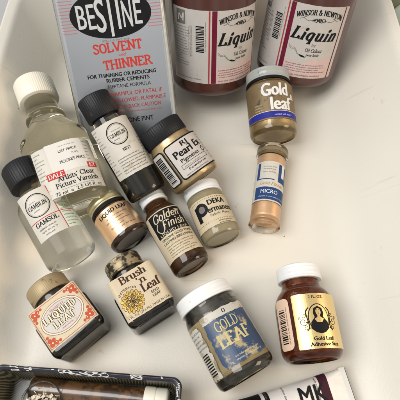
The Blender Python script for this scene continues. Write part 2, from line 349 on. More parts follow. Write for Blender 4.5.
class Art:
    """flat artwork in cm: paper first, inks on thin layers above it; wrapped onto its bottle by build()"""
    def __init__(s): s.parts = []; s.mats = []; s.k = 0
    def add(s, vs, fs, m, h, warp=None):
        if warp: vs = [warp(x, y) for x, y in vs]
        if m not in s.mats: s.mats.append(m)
        s.parts.append((vs, fs, s.mats.index(m), h))
    def poly(s, pts, m, h=.006, warp=None):
        s.add(list(pts), [tuple(range(len(pts)))], m, h, warp)
    def rect(s, x0, y0, x1, y1, m, h=.006, warp=None):
        s.poly([(x0, y0), (x1, y0), (x1, y1), (x0, y1)], m, h, warp)
    def rrect(s, x0, y0, x1, y1, c, m, h=.006):
        s.poly([((x0 + x1) / 2 + x, (y0 + y1) / 2 + y) for x, y in section((x1 - x0) / 2, (y1 - y0) / 2, c, 6)], m, h)
    def ell(s, cx, cy, rx, ry, m, h=.006, n=48):
        s.poly([(cx + rx * math.cos(2 * math.pi * i / n), cy + ry * math.sin(2 * math.pi * i / n)) for i in range(n)], m, h)
    def ribbon(s, pts, m, h, w, w2=None, closed=False, warp=None):
        """stroke whose thickness is w for vertical and w2 for horizontal runs"""
        w2 = w if w2 is None else w2
        n = len(pts); vs = []; 
        for i in range(n):
            if closed: a, b = pts[i - 1], pts[(i + 1) % n]
            else: a, b = pts[max(0, i - 1)], pts[min(n - 1, i + 1)]
            dx, dy = b[0] - a[0], b[1] - a[1]; L = math.hypot(dx, dy) or 1e-6
            t = (w2 + (w - w2) * abs(dy / L) ** 1.3) / 2
            nx, ny = -dy / L * t, dx / L * t
            vs += [(pts[i][0] + nx, pts[i][1] + ny), (pts[i][0] - nx, pts[i][1] - ny)]
        fs = [(2 * i, 2 * i + 1, 2 * i + 3, 2 * i + 2) for i in range(n - 1)]
        if closed: fs.append((2 * n - 2, 2 * n - 1, 1, 0))
        s.add(vs, fs, m, h, warp)
    def ring(s, cx, cy, rx, ry, w, m, h=.006, n=56):
        s.ribbon([(cx + rx * math.cos(2 * math.pi * i / n), cy + ry * math.sin(2 * math.pi * i / n)) for i in range(n)], m, h, w, closed=True)
    def box(s, x0, y0, x1, y1, w, m, h=.006, c=.02):
        s.ribbon([((x0 + x1) / 2 + x, (y0 + y1) / 2 + y) for x, y in section((x1 - x0) / 2, (y1 - y0) / 2, c, 4)], m, h, w, closed=True)
    def sans(s, txt, x, y, h, m, w=None, al='c', off=.0, lay=.010, shear=0, rot=0, warp=None):
        vs, fs = bfont(txt, 0)
        if not vs: return
        k = h / .70
        x0 = min(v[0] for v in vs); x1 = max(v[0] for v in vs)
        kx = (w / (x1 - x0)) if w else k
        W = (x1 - x0) * kx
        ox = {'c': -W / 2, 'l': 0, 'r': -W}[al]
        cr, sr = math.cos(R(rot)), math.sin(R(rot)); out = []
        for a, b in vs:
            X = (a - x0) * kx + ox + b * k * shear; Y = b * k
            out.append((x + X * cr - Y * sr, y + X * sr + Y * cr))
        if off <= .004: s.add(out, fs, m, lay, warp); return
        d = off * k * .9
        for n, q in enumerate((-1, 0, 1) if off < .03 else (-1.2, -.4, .4, 1.2)):
            ex, ey = q * d, (.35 * d if n % 2 else -.35 * d)
            s.add([(a + ex * cr - ey * sr, b + ex * sr + ey * cr) for a, b in out], fs, m, lay + .0007 * n, warp)
    def serif(s, txt, x, y, h, m, w=None, al='c', thick=1.7, thin=.6, lay=.010, shear=0, rot=0, space=0, ser=True, warp=None):
        W = sum(G.get(c, G[' '])[0] + space for c in txt); k = h / 10
        kx = w / W if w else k
        x0 = {'c': -W / 2, 'l': 0, 'r': -W}[al]
        cr, sr = math.cos(R(rot)), math.sin(R(rot))
        def T(p):
            X = (p[0] + p[1] * shear) * kx; Y = p[1] * k
            q = (x + X * cr - Y * sr, y + X * sr + Y * cr)
            return warp(*q) if warp else q
        for c in txt:
            wd, st = G.get(c, G[' '])
            n = 0
            for d in [d for d in st.split(';') if d]:
                t = d.split(); lay2 = lay + .0007 * n; n += 1
                def rib(pts):
                    kk = min(k, kx)
                    s.ribbon([T((a + x0, b)) for a, b in pts], m, lay2, thick * kk, thin * kk)
                if t[0] == 'I':
                    X, a, b = float(t[1]), float(t[2]), float(t[3]); fl = t[4] if len(t) > 4 else ''
                    rib([(X, a), (X, (a + b) / 2), (X, b)])
                    if ser:
                        for q, yy in (('b', a), ('t', b)):
                            if q in fl: lay2 += .0004; rib([(X - 1.7, yy), (X + 1.7, yy)])
                        if 'l' in fl: lay2 += .0004; rib([(X - 1.6, b - .3), (X + .2, b - .1)])
                elif t[0] in 'cl':
                    p = [tuple(map(float, q.split(','))) for q in t[1:]]
                    rib(curve_pts(p, 5) if t[0] == 'c' else p)
                elif t[0] == 'h':
                    if ser:
                        a, b = map(float, t[1].split(',')); rib([(a - 1.3, b), (a + 1.3, b)])
                elif t[0] == 'o':
                    a, b = map(float, t[1].split(',')); rr = thick * .6
                    s.poly([T((a + x0 + rr * math.cos(i * .785), b + rr * math.sin(i * .785))) for i in range(8)], m, lay2)
            x0 += wd + space
    def micro(s, x0, x1, y, h, m, lay=.009, rot=0, gap=.1, dens=.5, al='l', warp=None):
        """a line of print too small to read: little strokes grouped as words"""
        rnd = random.Random(int((x0 * 91 + y * 57 + x1 * 13) * 1000)); x = x0; h *= .78
        Art.seq = getattr(Art, 'seq', 0)
        words = ('caution: combustible mixture. keep away from heat and open flame. use with adequate ventilation. avoid prolonged contact with skin. '
                 'if swallowed do not induce vomiting, call a physician at once. keep out of reach of children. shake well before using. apply a thin even coat '
                 'with a soft brush and allow to dry. clean brush at once with mineral spirits. contains petroleum distillates. close lid tightly after use. '
                 'for artists and craftsmen. suitable for wood, plaster, metal and glass. test on a small area first. store in a cool place.').split()
        cr, sr = math.cos(R(rot)), math.sin(R(rot))
        while True:
            w_ = words[Art.seq % len(words)]; vs, fs = bfont(w_, 0); k = h / .70
            a0 = min(v[0] for v in vs); W = (max(v[0] for v in vs) - a0) * k
            if x + W > x1: break
            s.add([(x0 + (x - x0 + (a - a0) * k) * cr - b * k * sr, y + (x - x0 + (a - a0) * k) * sr + b * k * cr) for a, b in vs], fs, m, lay, warp)
            x += W + h * .5; Art.seq += 1
    def barcode(s, x0, y0, x1, y1, m='ink_black', horiz=True, lay=.008):
        rnd = random.Random(int(x0 * 77 + y1 * 31)); p = y0 if horiz else x0; e = y1 if horiz else x1
        u = abs(e - p) / 46
        while p < e - 2 * u:
            t = u * rnd.choice((.7, .9, 1.5, 2))
            if horiz: s.rect(x0, p, x1, p + t, m, lay)
            else: s.rect(p, y0, p + t, y1, m, lay)
            p += t + u * rnd.choice((.8, 1.1, 1.6))
    def build(s, name, parent, sec, z0, step=.14, base=.006, scale=1, dx=0):
        """sec = (hx, hy, c) of the body the label is glued to; z0 = height of y=0 above the base"""
        hx, hy, c = sec; c = min(c, hx, hy); flat = hx - c
        bm = bmesh.new()
        for vs, fs, mi, h in s.parts:
            bv = [bm.verts.new((x * scale + dx, y * scale, h + base)) for x, y in vs]
            for f in fs:
                try: fc = bm.faces.new([bv[i] for i in f]); fc.material_index = mi
                except ValueError: pass
        xs = [v.co.x for v in bm.verts]; a, b = min(xs), max(xs)
        cuts = [-flat, flat] if flat > .01 else []
        k = math.ceil(a / step)
        while k * step < b:
            if abs(k * step) > flat: cuts.append(k * step)
            k += 1
        if flat > 50: cuts = []
        for x in cuts:
            bmesh.ops.bisect_plane(bm, geom=bm.verts[:] + bm.edges[:] + bm.faces[:], plane_co=(x, 0, 0), plane_no=(1, 0, 0), dist=1e-6)
        q = c * math.pi / 2
        for v in bm.verts:
            u, y, h = v.co; sg = 1 if u >= 0 else -1; w = abs(u)
            if w <= flat: X, Y, nx, ny = w, -hy, 0, -1
            elif w <= flat + q or hy - c < 1e-6:
                t = (w - flat) / c; nx, ny = math.sin(t), -math.cos(t)
                X, Y = flat + c * nx, -(hy - c) + c * ny
            else: X, Y, nx, ny = hx, -(hy - c) + (w - flat - q), 1, 0
            v.co = (sg * (X + nx * h), Y + ny * h, y + z0)
        for v in bm.verts: v.co *= S
        me = bpy.data.meshes.new(name); bm.to_mesh(me); bm.free()
        o = link(name, me, s.mats, parent)
        return o
def paper(a, x0, y0, x1, y1, m, c=.06):
    rnd = random.Random(int((x0 + y1) * 100)); pts = []
    base_ = [((x0 + x1) / 2 + x, (y0 + y1) / 2 + y) for x, y in section((x1 - x0) / 2, (y1 - y0) / 2, c, 4)]
    for i, p in enumerate(base_):
        q = base_[(i + 1) % len(base_)]; d = math.dist(p, q); n = max(1, int(d / .12))
        for k in range(n):
            t_ = k / n; j = .011 if n > 1 else 0
            pts.append((p[0] + (q[0] - p[0]) * t_ + rnd.uniform(-j, j), p[1] + (q[1] - p[1]) * t_ + rnd.uniform(-j, j)))
    a.poly(pts, m, 0.0)

# ================================================================== SETTING
def build_tray():
    t = thing('storage_tray', 'large cream plastic tray with flared walls, holding all the bottles', 'tray')
    bm = bmesh.new(); cyy = -.8; hx, hy = 10.55, 16.4
    prof = [(0, hx - 5, hy - 5, .6, 0), (0, hx, hy, 3.2, 1.9), (4.5, hx + 3.75, hy + 2.9, 3.6, .35), (4.75, hx + 4.5, hy + 3.7, 4.4, .3),
            (4.1, hx + 4.6, hy + 3.8, 4.5, .1), (4.2, hx + 4.1, hy + 3.3, 4.1, .1), (-.35, hx + .4, hy + .4, 3.4, .5), (-.35, hx - 3, hy - 3, .6, 0)]
    loft(bm, fillet(prof, 12), off=(0, cyy), shift=lambda z: -.75 * (1 - min(1, max(0, z) / 4.5)))
    finish('tray_shell', bm, 'tray_plastic', t, 60)
build_tray()
bm = bmesh.new()
for f in [((-150, -150), (150, -150), (150, 150), (-150, 150))]:
    bm.faces.new([bm.verts.new((x, y, -.36)) for x, y in f])
o = finish('table', bm, 'table'); o['kind'] = 'structure'

# ================================================================== solvent tin
W2, T2, HT = 3.55, 1.5, 17.0
el = R(53)
def tin():
    # front lower edge centre; the tin leans back at 60 degrees
    a = Vector((-math.sin(R(5.3)), math.cos(R(5.3)) * math.cos(el), math.sin(el))).normalized()
    p = P(132, 143, 1.5)
    f = (Vector((0, -math.sin(el), math.cos(el))) + Vector((.10, 0, 0))).normalized()
    f = (f - a * f.dot(a)).normalized()
    x = (-f).cross(a)
    m = Matrix((x, -f, a)).transposed().to_4x4()
    B = p - f * T2
    m.translation = B * S
    t = thing('solvent_tin', 'tall silver rectangular solvent tin printed with a black oval, leaning behind the bottles', 'tin', m)
    c = .42
    solid('tin_body', [(0.1, W2, T2, c, 0), (HT - .1, W2, T2, c, 0)], 'tin_steel', t)
    for z in (0, HT - .25):
        solid('rim', [(z, W2 - .02, T2 - .02, c, 0), (z + .02, W2 + .07, T2 + .07, c, .05), (z + .2, W2 + .07, T2 + .07, c, .05), (z + .25, W2 - .02, T2 - .02, c, 0)], 'tin_steel', t)
    A = Art()
    A.rect(-3.52, .35, 3.5, HT - .4, 'tin_edge', 0)
    A.rect(-3.3, .35, 3.36, HT - .4, 'tin_paint', .004)
    # coordinates: y above the foot of the tin; K(py) = height of a picture row
    oy = 9.45
    for i in range(11):
        y = oy + .1 - i * .19
        A.rect(-3.2, y, -2.3, y + .05, 'ink_fade_red', .007); A.rect(2.3, y, 3.2, y + .05, 'ink_fade_red', .007)
    oe = oy - .85
    A.ell(0, oe, 2.6, 1.44, 'ink_black', .010, 64)
    xs = [-2.02, -1.38, -.74, -.12, .52, 1.18, 1.9]
    for ch, x, wd, y0, hh in (('B', -1.95, .50, -.72, 1.42), ('E', -1.30, .42, -.78, 1.5), ('S', -.70, .54, -1.0, 2.0), ('T', -.04, .62, -1.32, 2.6),
                              ('I', .50, .13, -.92, 1.84), ('N', 1.08, .52, -.84, 1.6), ('E', 1.80, .42, -.72, 1.44)):
        A.sans(ch, x * .96, oe + y0, hh, 'ink_silver', w=wd * 1.08, off=.009, lay=.016)
    A.sans('REG. U.S. PAT. OFF.', 0.1, oy - 2.47, .12, 'ink_grey', w=1.8, lay=.02)
    A.serif('SOLVENT', .1, oy - 3.1, .56, 'ink_red', w=3.25, thick=2.1, thin=1.5, rot=2)
    A.sans('and', .3, oy - 3.42, .2, 'ink_red', w=.45, off=.01, shear=.2)
    A.serif('THINNER', .6, oy - 4.16, .56, 'ink_red', w=3.25, thick=2.1, thin=1.5, rot=2)
    A.sans('FOR THINNING OR REDUCING', .1, oy - 4.7, .25, 'ink_black', w=4.6, off=.03)
    A.sans('RUBBER CEMENTS', .45, oy - 5.06, .25, 'ink_black', w=2.9, off=.03)
    A.sans('HEPTANE FORMULA', .5, oy - 5.46, .23, 'ink_black', w=2.9, off=.006)
    A.sans('HARMFUL OR FATAL IF', .9, oy - 6.0, .27, 'ink_dull_red', w=3.5, off=.016)
    A.sans('SWALLOWED, FLAMMABLE', .9, oy - 6.45, .27, 'ink_dull_red', w=3.9, off=.016)
    A.sans('READ BACK CAUTION', .9, oy - 6.9, .25, 'ink_dull_red', w=3.1, off=.016)
    A.micro(-.6, 2.6, oy - 7.2, .17, 'ink_dull_red')
    A.sans('ONE PINT', .9, oy - 7.9, .33, 'ink_black', w=1.8, off=.018)
    A.build('printed_front', t, (W2, T2, c), 0, step=99)
tin()

# ================================================================== Liquin bottles
def liquin(B, a, roll, label, z0):
    a = a.normalized()
    m = frame(B, B + a, roll)
    t = thing('medium_bottle', label, 'bottle', m, 'brown bottles of painting medium leaning on the tray end')
    r = 3.1
    solid('bottle_body', rp((.001, .25), (r - .8, .25, .2), (r - .45, 0, .2), (r, .35, .45), (r, 9.6, .9), (1.6, 12.2, .9), (1.45, 13.2), (.001, 13.2)), 'liquin_plastic', t, 8)
    ribbed('cap', 1.9, 12.8, 14.8, 'cap_white', t)
    A = Art(); Z = 1.35; Hh = 6.0
    paper(A, -5.8, 0, 3.1, Hh, 'paper_grey', .1)
    A.rect(-2.02, .02, -1.62, Hh - .02, 'ink_wine', .006); A.rect(-2.28, .02, -2.16, Hh - .02, 'ink_dull_red', .006)
    A.rect(2.62, .02, 2.74, Hh - .02, 'ink_wine', .006)
    # pink hills along the foot
    rnd = random.Random(3); top = [(-1.60, 1.5)]
    x = -1.4
    while x < 2.5: top.append((x, 1.1 + .45 * abs(math.sin(x * 2.1 + .5)) * rnd.uniform(.5, 1.2) + rnd.uniform(-.08, .1) + (.35 if x > .6 else 0))); x += .17
    top.append((2.60, 1.7))
    A.poly([(-1.60, .06)] + [(2.60, .06)] + top[::-1], 'ink_pink', .005)
    def arch(x, y): 
        return (x, y - .11 * (x - .5) ** 2)
    A.serif('WINSOR & NEWTON', .5, 5.32, .40, 'ink_black', w=3.9, warp=arch, thick=2.2, thin=.9)
    # emblem: a griffin-like scroll between flourishes
    for sx in (-1, 1):
        A.ribbon(curve_pts([(.5 + sx * .35, 4.95), (.5 + sx * .9, 4.82), (.5 + sx * 1.3, 5.0), (.5 + sx * 1.1, 5.1), (.5 + sx * 1.6, 4.86)]), 'ink_grey', .008, .05, .03)
    rr = random.Random(5)
    for q in range(3):
        A.ribbon(curve_pts([(.0 + .35 * q + rr.uniform(-.08, .3), 4.86 + rr.uniform(-.13, .2)) for _ in range(9)]), 'ink_black', .009 + q * .0008, .045, .03)
    A.ell(.5, 4.92, .16, .13, 'ink_grey', .0085, 12)
    A.serif('Liquin', .4, 3.3, .94, 'ink_black', w=3.9, shear=.38, thick=2.5, thin=1.0, space=1.0)
    A.serif('for', .55, 2.78, .24, 'ink_grey', thick=1.4)
    A.serif('Oil Colour', .65, 2.32, .30, 'ink_black', w=1.5, shear=.15, thick=1.6)
    A.serif('pour huile', .65, 1.98, .2, 'ink_black', w=1.1, shear=.15)
    A.ribbon(curve_pts([(-1.5, 2.72), (-1.25, 2.5), (-1.0, 2.52), (-.8, 2.35), (-.62, 2.1), (-.45, 2.0)]), 'ink_grey', .009, .03)
    A.ribbon(curve_pts([(-1.5, 2.58), (-1.25, 2.4), (-1.0, 2.42), (-.8, 2.26), (-.66, 2.06), (-.45, 2.0)]), 'ink_grey', .0094, .03)
    A.poly([(-.5, 2.04), (-.3, 2.03), (-.05, 1.95), (.12, 1.84), (-.05, 1.82), (-.3, 1.86), (-.48, 1.95)], 'ink_black', .0085)
    for i, y in enumerate((1.12, .92, .72, .52)):
        A.micro(-1.45 + .1 * (i % 2), 2.5 - .15 * (i % 3), y, .15, 'ink_wine' if i % 2 else 'ink_black')
    A.micro(-1.4, 2.4, .17, .2, 'ink_wine')
    # left panel
    A.rrect(-5.3, 4.75, -4.3, 5.85, .08, 'ink_grey', .006)
    A.ribbon(curve_pts([(-5.05, 5.0), (-4.95, 5.5), (-4.7, 5.2), (-4.5, 5.6), (-4.55, 5.0)]), 'paper_white', .010, .12, .08)
    for i in range(15):
        A.micro(-5.6, -4.0 + .2 * math.sin(i), 4.5 - i * .22, .13, 'ink_grey')
    for k in range(7):
        A.micro(-3.95 + .14 * k, -3.95 + .14 * k + 2.6, 2.2, .12, 'ink_grey', rot=90) if k < 3 else None
    A.barcode(-3.35, 2.7, -2.65, 4.9, 'ink_black')
    A.micro(-2.5, .2, 2.8, .14, 'ink_grey', rot=90)
    A.micro(-5.5, -2.6, .3, .16, 'ink_grey')
    A.build('label', t, (r, r, r), z0, .2, scale=.85)
    return t
e1 = R(69)
def liq_at(px, py, lean, label, roll, z0, r=3.1):
    # (px, py) = lowest visible point of the base
    a = Vector((lean, math.cos(e1), math.sin(e1))).normalized()
    p = P(px, py, 2 * r * math.cos(e1))
    f = Vector((0, -math.sin(e1), math.cos(e1)))
    return liquin(p - f * r, a, roll, label, z0)
liq_at(212, 99, .0, 'brown medium bottle next to the silver tin, its barcode panel in view', 30, 1.2)
liq_at(300, 90, .10, 'right-hand one of the two brown medium bottles, close to the tray right wall', 8, .95)

# ================================================================== varnish bottle
def place(Apx, Bpx, za, zb, roll=0):
    a, b = P(*Apx, za), P(*Bpx, zb)
    return frame(b, a, roll), (a - b).length
m, L = place((33, 84), (80, 211), 3.5, 1.95, 0)
t = thing('varnish_bottle', 'clear glass varnish bottle with white cap and price sticker, lying by the left wall', 'bottle', m)
r = 2.57
hy = 1.8; r = 2.3; cc = 1.65
vp = [(.25, r - 1, hy - 1, .6, 0), (.0, r - .4, hy - .4, 1.4, .15), (.35, r, hy, cc, .4), (L - 5.0, r, hy, cc, .3), (L - 4.1, 1.6, 1.45, 1.45, .4), (L - 3.55, 1.2, 1.2, 1.2, .2), (L - 3.3, 1.38, 1.38, 1.38, .08),
      (L - 3.1, 1.38, 1.38, 1.38, .08), (L - 2.95, 1.15, 1.15, 1.15, .15), (L - 1.8, 1.1, 1.1, 1.1, .1), (L - .6, 1.0, 1.0, 1.0, 0)]
solid('bottle_body', vp, 'varnish_glass', t, 8)
ribbed('cap', 1.4, L - 1.7, L, 'cap_cream', t, n=60, depth=.025)
A = Art()
paper(A, -2.6, 0, 2.15, 4.15, 'paper_white')
A.rrect(-1.45, 1.75, 1.3, 4.25, .06, 'sticker', .008)
for i in range(8): A.micro(-2.5, -1.7, 3.75 - i * .3, .15, 'ink_grey')
for i in range(6): A.micro(1.35, 1.9, 3.85 - i * .3, .14, 'ink_grey')
A.micro(-.5, .95, 3.82, .13, 'ink_grey', lay=.012)
A.sans('LIST PRICE', .1, 3.35, .22, 'ink_black', w=1.35, off=.012, lay=.014)
A.sans('7.95', .55, 3.0, .15, 'ink_grey', w=.5, lay=.014)
A.sans("MOORE'S PRICE", .25, 2.45, .25, 'ink_black', w=1.9, off=.014, lay=.014)
A.rect(-1.95, 1.42, -.62, 1.95, 'ink_red', .012); A.rect(1.15, 1.62, 1.94, 2.1, 'ink_red', .012)
A.serif('DALE', -1.28, 1.52, .33, 'ink_white', w=1.15, lay=.016, thick=2); A.serif('EY', 1.55, 1.72, .33, 'ink_white', w=.55, lay=.016, thick=2)
A.serif("Artists' Clear", .1, 1.12, .38, 'ink_black', w=2.75, thick=1.6, lay=.018)
A.serif('Picture Varnish', .05, .62, .38, 'ink_black', w=3.2, thick=1.6, lay=.018)
A.micro(-1.2, 1.3, .42, .1, 'ink_grey')
A.sans('75 ml  e  2.5 US fl. oz', .0, .08, .26, 'ink_black', w=3.5, off=.006)
A.build('label', t, (r, hy, cc), .62, .12, scale=.86, dx=.62)

# ================================================================== tall narrow bottles
def small_prof(r, L, hc=1.6):
    return rp((.001, .15), (r - .4, .15, .15), (r - .2, 0, .1), (r, .2, .3), (r, L - 3.0, .55), (.95, L - 2.35, .35), (.88, L - hc + .1, .1), (.8, L - .5), (.001, L - .5))
m, L = place((20, 167), (74, 260), 2.9, 1.8, -2)
t = thing('solvent_bottle', 'clear bottle of colourless solvent with a black cap, overlapping the varnish bottle', 'bottle', m)
r = 1.6
solid('bottle_body', small_prof(r, L), 'spirit_glass', t, 8)
ribbed('cap', 1.28, L - 1.6, L, 'cap_black', t, n=48)
A = Art()
paper(A, -1.35, 0, 2.45, 3.75, 'paper_white')
A.rect(1.0, .02, 2.44, 3.73, 'paper_green', .003)
A.ring(-.15, 2.55, .88, .88, .06, 'ink_black'); A.ring(-.15, 2.55, .80, .80, .02, 'ink_grey')
A.serif('GAMBLIN', -.15, 2.38, .34, 'ink_black', w=1.42, thick=1.7)
A.micro(-.6, .35, 2.12, .13, 'ink_black'); A.micro(-.6, .3, 2.85, .1, 'ink_grey')
A.rect(.98, .02, 1.04, 3.73, 'ink_red', .008); A.rect(-1.33, 1.45, 2.4, 1.5, 'ink_red', .0085)
A.serif('GAMSOL', -.1, 1.02, .34, 'ink_black', w=1.75, thick=1.9)
A.micro(-.9, .75, .72, .16, 'ink_black'); A.micro(-.8, .6, .48, .14, 'ink_black'); A.micro(-.6, .5, .22, .15, 'ink_black')
for i in range(13):
    A.micro(1.15, 2.35, 3.45 - i * .27, .15, 'ink_grey' if i % 3 else 'ink_black')
A.build('label', t, (r, r, r), L - 5.95, .12, scale=.86)

ZC = 5.0
m, L = place((92, 97), (149, 195), ZC, 1.5, -2)
t = thing('medium_flask', 'dark narrow bottle with black cap and white label, its neck resting on the silver tin', 'bottle', m)
r = 1.36
LL = L
solid('bottle_body', small_prof(r, L, 1.75), 'smoke_glass', t, 8)
solid('contents', rp((.001, .25), (r - .14, .25, .2), (r - .12, L - 3.6), (.001, L - 3.6)), 'dark_content', t)
ribbed('cap', 1.12, L - 1.6, L, 'cap_black', t, n=48)
A = Art()
paper(A, -1.75, 0, 1.75, 3.85, 'paper_white')
A.ring(.05, 2.85, .72, .72, .06, 'ink_black'); A.ring(.05, 2.85, .64, .64, .02, 'ink_grey')
A.serif('GAMBLIN', .05, 2.70, .27, 'ink_black', w=1.14, thick=1.7)
A.micro(-.4, .5, 2.48, .11, 'ink_black'); A.micro(-.3, .4, 3.1, .09, 'ink_grey')
A.serif('NEO', .1, 1.62, .2, 'ink_black', w=.55)
for i in range(6): A.micro(-.85, 1.25 - .2 * (i == 5), 1.2 - i * .2, .12, 'ink_black')
for i in range(15): A.micro(-1.65, -1.2 + .15 * (i % 3), 3.6 - i * .23, .12, 'ink_grey')
for i in range(9): A.micro(1.3, 1.7, 2.1 - i * .23, .12, 'ink_grey')
A.build('label', t, (r, r, r), L - 5.85, .12, scale=.96)

# ================================================================== jars
def jar(name, label, Apx, Bpx, r, za=None, zb=None, roll=0, cat='jar', group=None):
    m, L = place(Apx, Bpx, za or r, zb or r, roll)
    return thing(name, label, cat, m, group), L
# pigment jar
t, L = jar('pigment_jar', 'squat clear jar of pale gold pigment powder with a black cap, against the tin', (158, 127), (198, 182), 1.77, 3.6, 1.77, 0)
r = 1.77
solid('glass_body', rp((.001, .12), (r - .4, .12, .1), (r - .2, 0, .1), (r, .25, .3), (r, L - 2.0, .45), (1.5, L - 1.35, .25), (1.45, L - 1.0, .1), (1.4, L - .4), (.001, L - .4)), 'clear_glass', t, 8)
solid('powder', rp((.001, .28), (r - .18, .28, .25), (r - .12, L - 2.05, .4), (1.38, L - 1.35, .2), (1.34, L - .6), (.001, L - .6)), 'pearl_powder', t)
ribbed('cap', 1.56, L - 1.15, L, 'cap_black', t, n=60)
A = Art()
A.rrect(-1.35, 0, 2.75, 2.65, .25, 'ink_black', 0); A.rrect(-1.25, .1, 2.65, 2.55, .2, 'paper_grey', .004)
A.sans('RJ', .2, 2.08, .34, 'ink_black', w=.52, off=.03)
A.sans('Pearl', -.2, 1.50, .52, 'ink_black', w=1.42, off=.035); A.sans('Ex', 1.15, 1.58, .52, 'ink_black', w=.62, off=.035)
A.sans('Pigments', .05, 1.08, .28, 'ink_black', w=1.55, off=.02); A.ring(1.35, 1.22, .16, .18, .07, 'ink_black')
A.box(-.9, .66, 1.35, .95, .03, 'ink_black'); A.micro(-.75, 1.2, .73, .15, 'ink_grey')
A.sans('Powdered', .2, .42, .16, 'ink_black', w=1.5, off=.012)
A.micro(-.95, 1.4, .18, .15, 'ink_black')
for i in range(9): A.micro(1.75, 2.55, 2.3 - i * .24, .14, 'ink_black')
A.rrect(-2.75, 0, -1.5, 2.65, .25, 'ink_black', 0); A.rrect(-2.65, .1, -1.6, 2.55, .18, 'paper_grey', .004)
A.barcode(-2.5, .3, -1.8, 2.3)
A.build('label', t, (r, r, r), .5, .12, scale=.94)

# brown and blue label jar
t, L = jar('leaf_paint_jar', 'brown-labelled jar with a blue stripe and grey cap, touching the brown medium bottles', (267, 76), (274, 139), 1.7, 3.0, 1.7, 2)
r = 1.70
solid('glass_body', rp((.001, .22), (r - .35, .22, .12), (r - .2, 0, .12), (r, .25, .25), (r, L - 1.3, .25), (1.5, L - 1.0, .15), (1.45, L - .4), (.001, L - .4)), 'clear_glass', t, 8)
solid('paint', rp((.001, .42), (r - .22, .42, .25), (r - .1, 1.0), (r - .1, L - 1.3, .2), (1.4, L - 1.05), (1.38, L - .6), (.001, L - .6)), 'gold_paint', t)
solid('seal_ring', rp((1.4, L - 1.0), (1.64, L - 1.0, .05), (1.64, L - .8, .05), (1.4, L - .8)), 'ink_black', t)
ringed('cap', 1.6, L - .8, L, 'cap_grey', t, 1)
A = Art()
paper(A, -2.6, 0, 2.6, 2.8, 'label_brown')
A.rect(-2.58, .08, 2.58, .52, 'ink_deep_blue', .004); A.micro(-.2, 1.6, .22, .15, 'ink_white'); A.rect(-2.58, .54, 2.58, .57, 'ink_white', .005)
A.sans('Gold', .0, 1.74, .95, 'ink_white', w=1.9, off=.032); A.sans('leaf', .38, .66, .95, 'ink_white', w=1.5, off=.032)
A.sans('&', 1.4, 1.5, .45, 'ink_white', w=.4, off=.02)
for i in range(3): A.micro(-1.6, -.85, 1.1 - i * .2, .1, 'ink_cream')
A.build('label', t, (r, r, r), .9, .12)

# gold vial
t, L = jar('gilding_vial', 'slim clear vial of bright gold with a blue and white label', (273, 149), (264, 228), 1.05, 1.15, 1.05, -4, 'vial')
r = 1.03
solid('glass_body', rp((.001, .35), (r - .42, .35, .15), (r - .25, .0, .1), (r + .02, .05, .06), (r + .02, .2, .06), (r - .03, .3, .05), (r - .03, L - .7), (.001, L - .7)), 'vial_plastic', t, 6)
solid('gold_contents', rp((.001, .42), (r - .35, .42, .1), (r - .12, .6, .1), (r - .12, L - 1.0), (.001, L - 1.0)), 'vial_gold', t)
solid('cap', rp((r - .02, L - .95), (r + .1, L - .93, .05), (r + .1, L - .2, .15), (r - .15, L, .1), (.5, L), (.45, L - .1), (.001, L - .1)), 'vial_plastic', t)
solid('cap_liner', rp((.001, L - .9), (r - .1, L - .9), (r - .1, L - .35, .1), (.001, L - .35)), 'cap_tan', t)
A = Art()
paper(A, -2.2, 0, 1.95, 2.95, 'paper_white')
A.rect(-.95, .1, 1.6, 1.0, 'ink_blue', .006)
A.sans('MICRO', .05, .55, .26, 'ink_white', w=1.1, off=.01); A.micro(-.6, 1.2, .28, .11, 'ink_white', lay=.012)
A.rect(-.95, 1.55, -.72, 2.85, 'ink_blue', .006); A.rect(.55, 1.5, 1.75, 2.85, 'ink_blue', .006); A.rect(-.72, 1.55, .3, 1.62, 'ink_blue', .006)
A.rect(.8, 1.9, 1.1, 2.85, 'ink_white', .010); A.micro(-.5, .45, 2.5, .11, 'ink_grey'); A.micro(-.5, .45, 2.32, .11, 'ink_grey'); A.micro(-.5, .4, 2.1, .11, 'ink_grey')
A.serif('Gold Finish', .15, 1.16, .2, 'ink_gold', w=1.6, shear=.3)
A.micro(-1.9, -1.1, 1.2, .12, 'ink_grey'); A.micro(-1.9, -1.1, .9, .12, 'ink_grey')
A.build('label', t, (r - .03, r - .03, r), 1.55, .09, base=.008, scale=1.05)

# small liquid leaf jar
t, L = jar('liquid_leaf_jar', 'small gold-labelled glass jar with brass lid, lying beside the varnish bottle', (103, 202), (132.5, 241), 1.3, 1.4, 1.3, 0)
r = 1.35
solid('glass_body', rp((.001, .2), (r - .3, .2, .12), (r - .15, 0, .1), (r, .2, .2), (r, L - 1.15, .25), (1.15, L - .85, .15), (1.15, L - .3), (.001, L - .3)), 'clear_glass', t, 8)
solid('paint', rp((.001, .34), (r - .2, .34, .2), (r - .09, .8), (r - .09, L - 1.15, .2), (1.1, L - .85), (1.08, L - .4), (.001, L - .4)), 'brown_content', t)
ringed('cap', 1.27, L - .72, L, 'cap_gold', t, 1, fil=.14)
solid('seal_ring', rp((1.1, L - 1.0), (1.28, L - .98, .04), (1.28, L - .74, .04), (1.1, L - .73)), 'ink_black', t)
A = Art()
paper(A, -2.3, 0, 1.9, 1.95, 'label_copper')
A.sans('LIQUID LEAF', .0, 1.50, .27, 'ink_black', w=2.1, off=.03)
for i, (a, b) in enumerate(((-.7, .9), (-.9, .6), (-.3, 1.1), (-.8, .3), (-.2, .9))): A.micro(a, b, 1.2 - i * .23, .12, 'ink_brown')
A.build('label', t, (r, r, r), .4, .1)

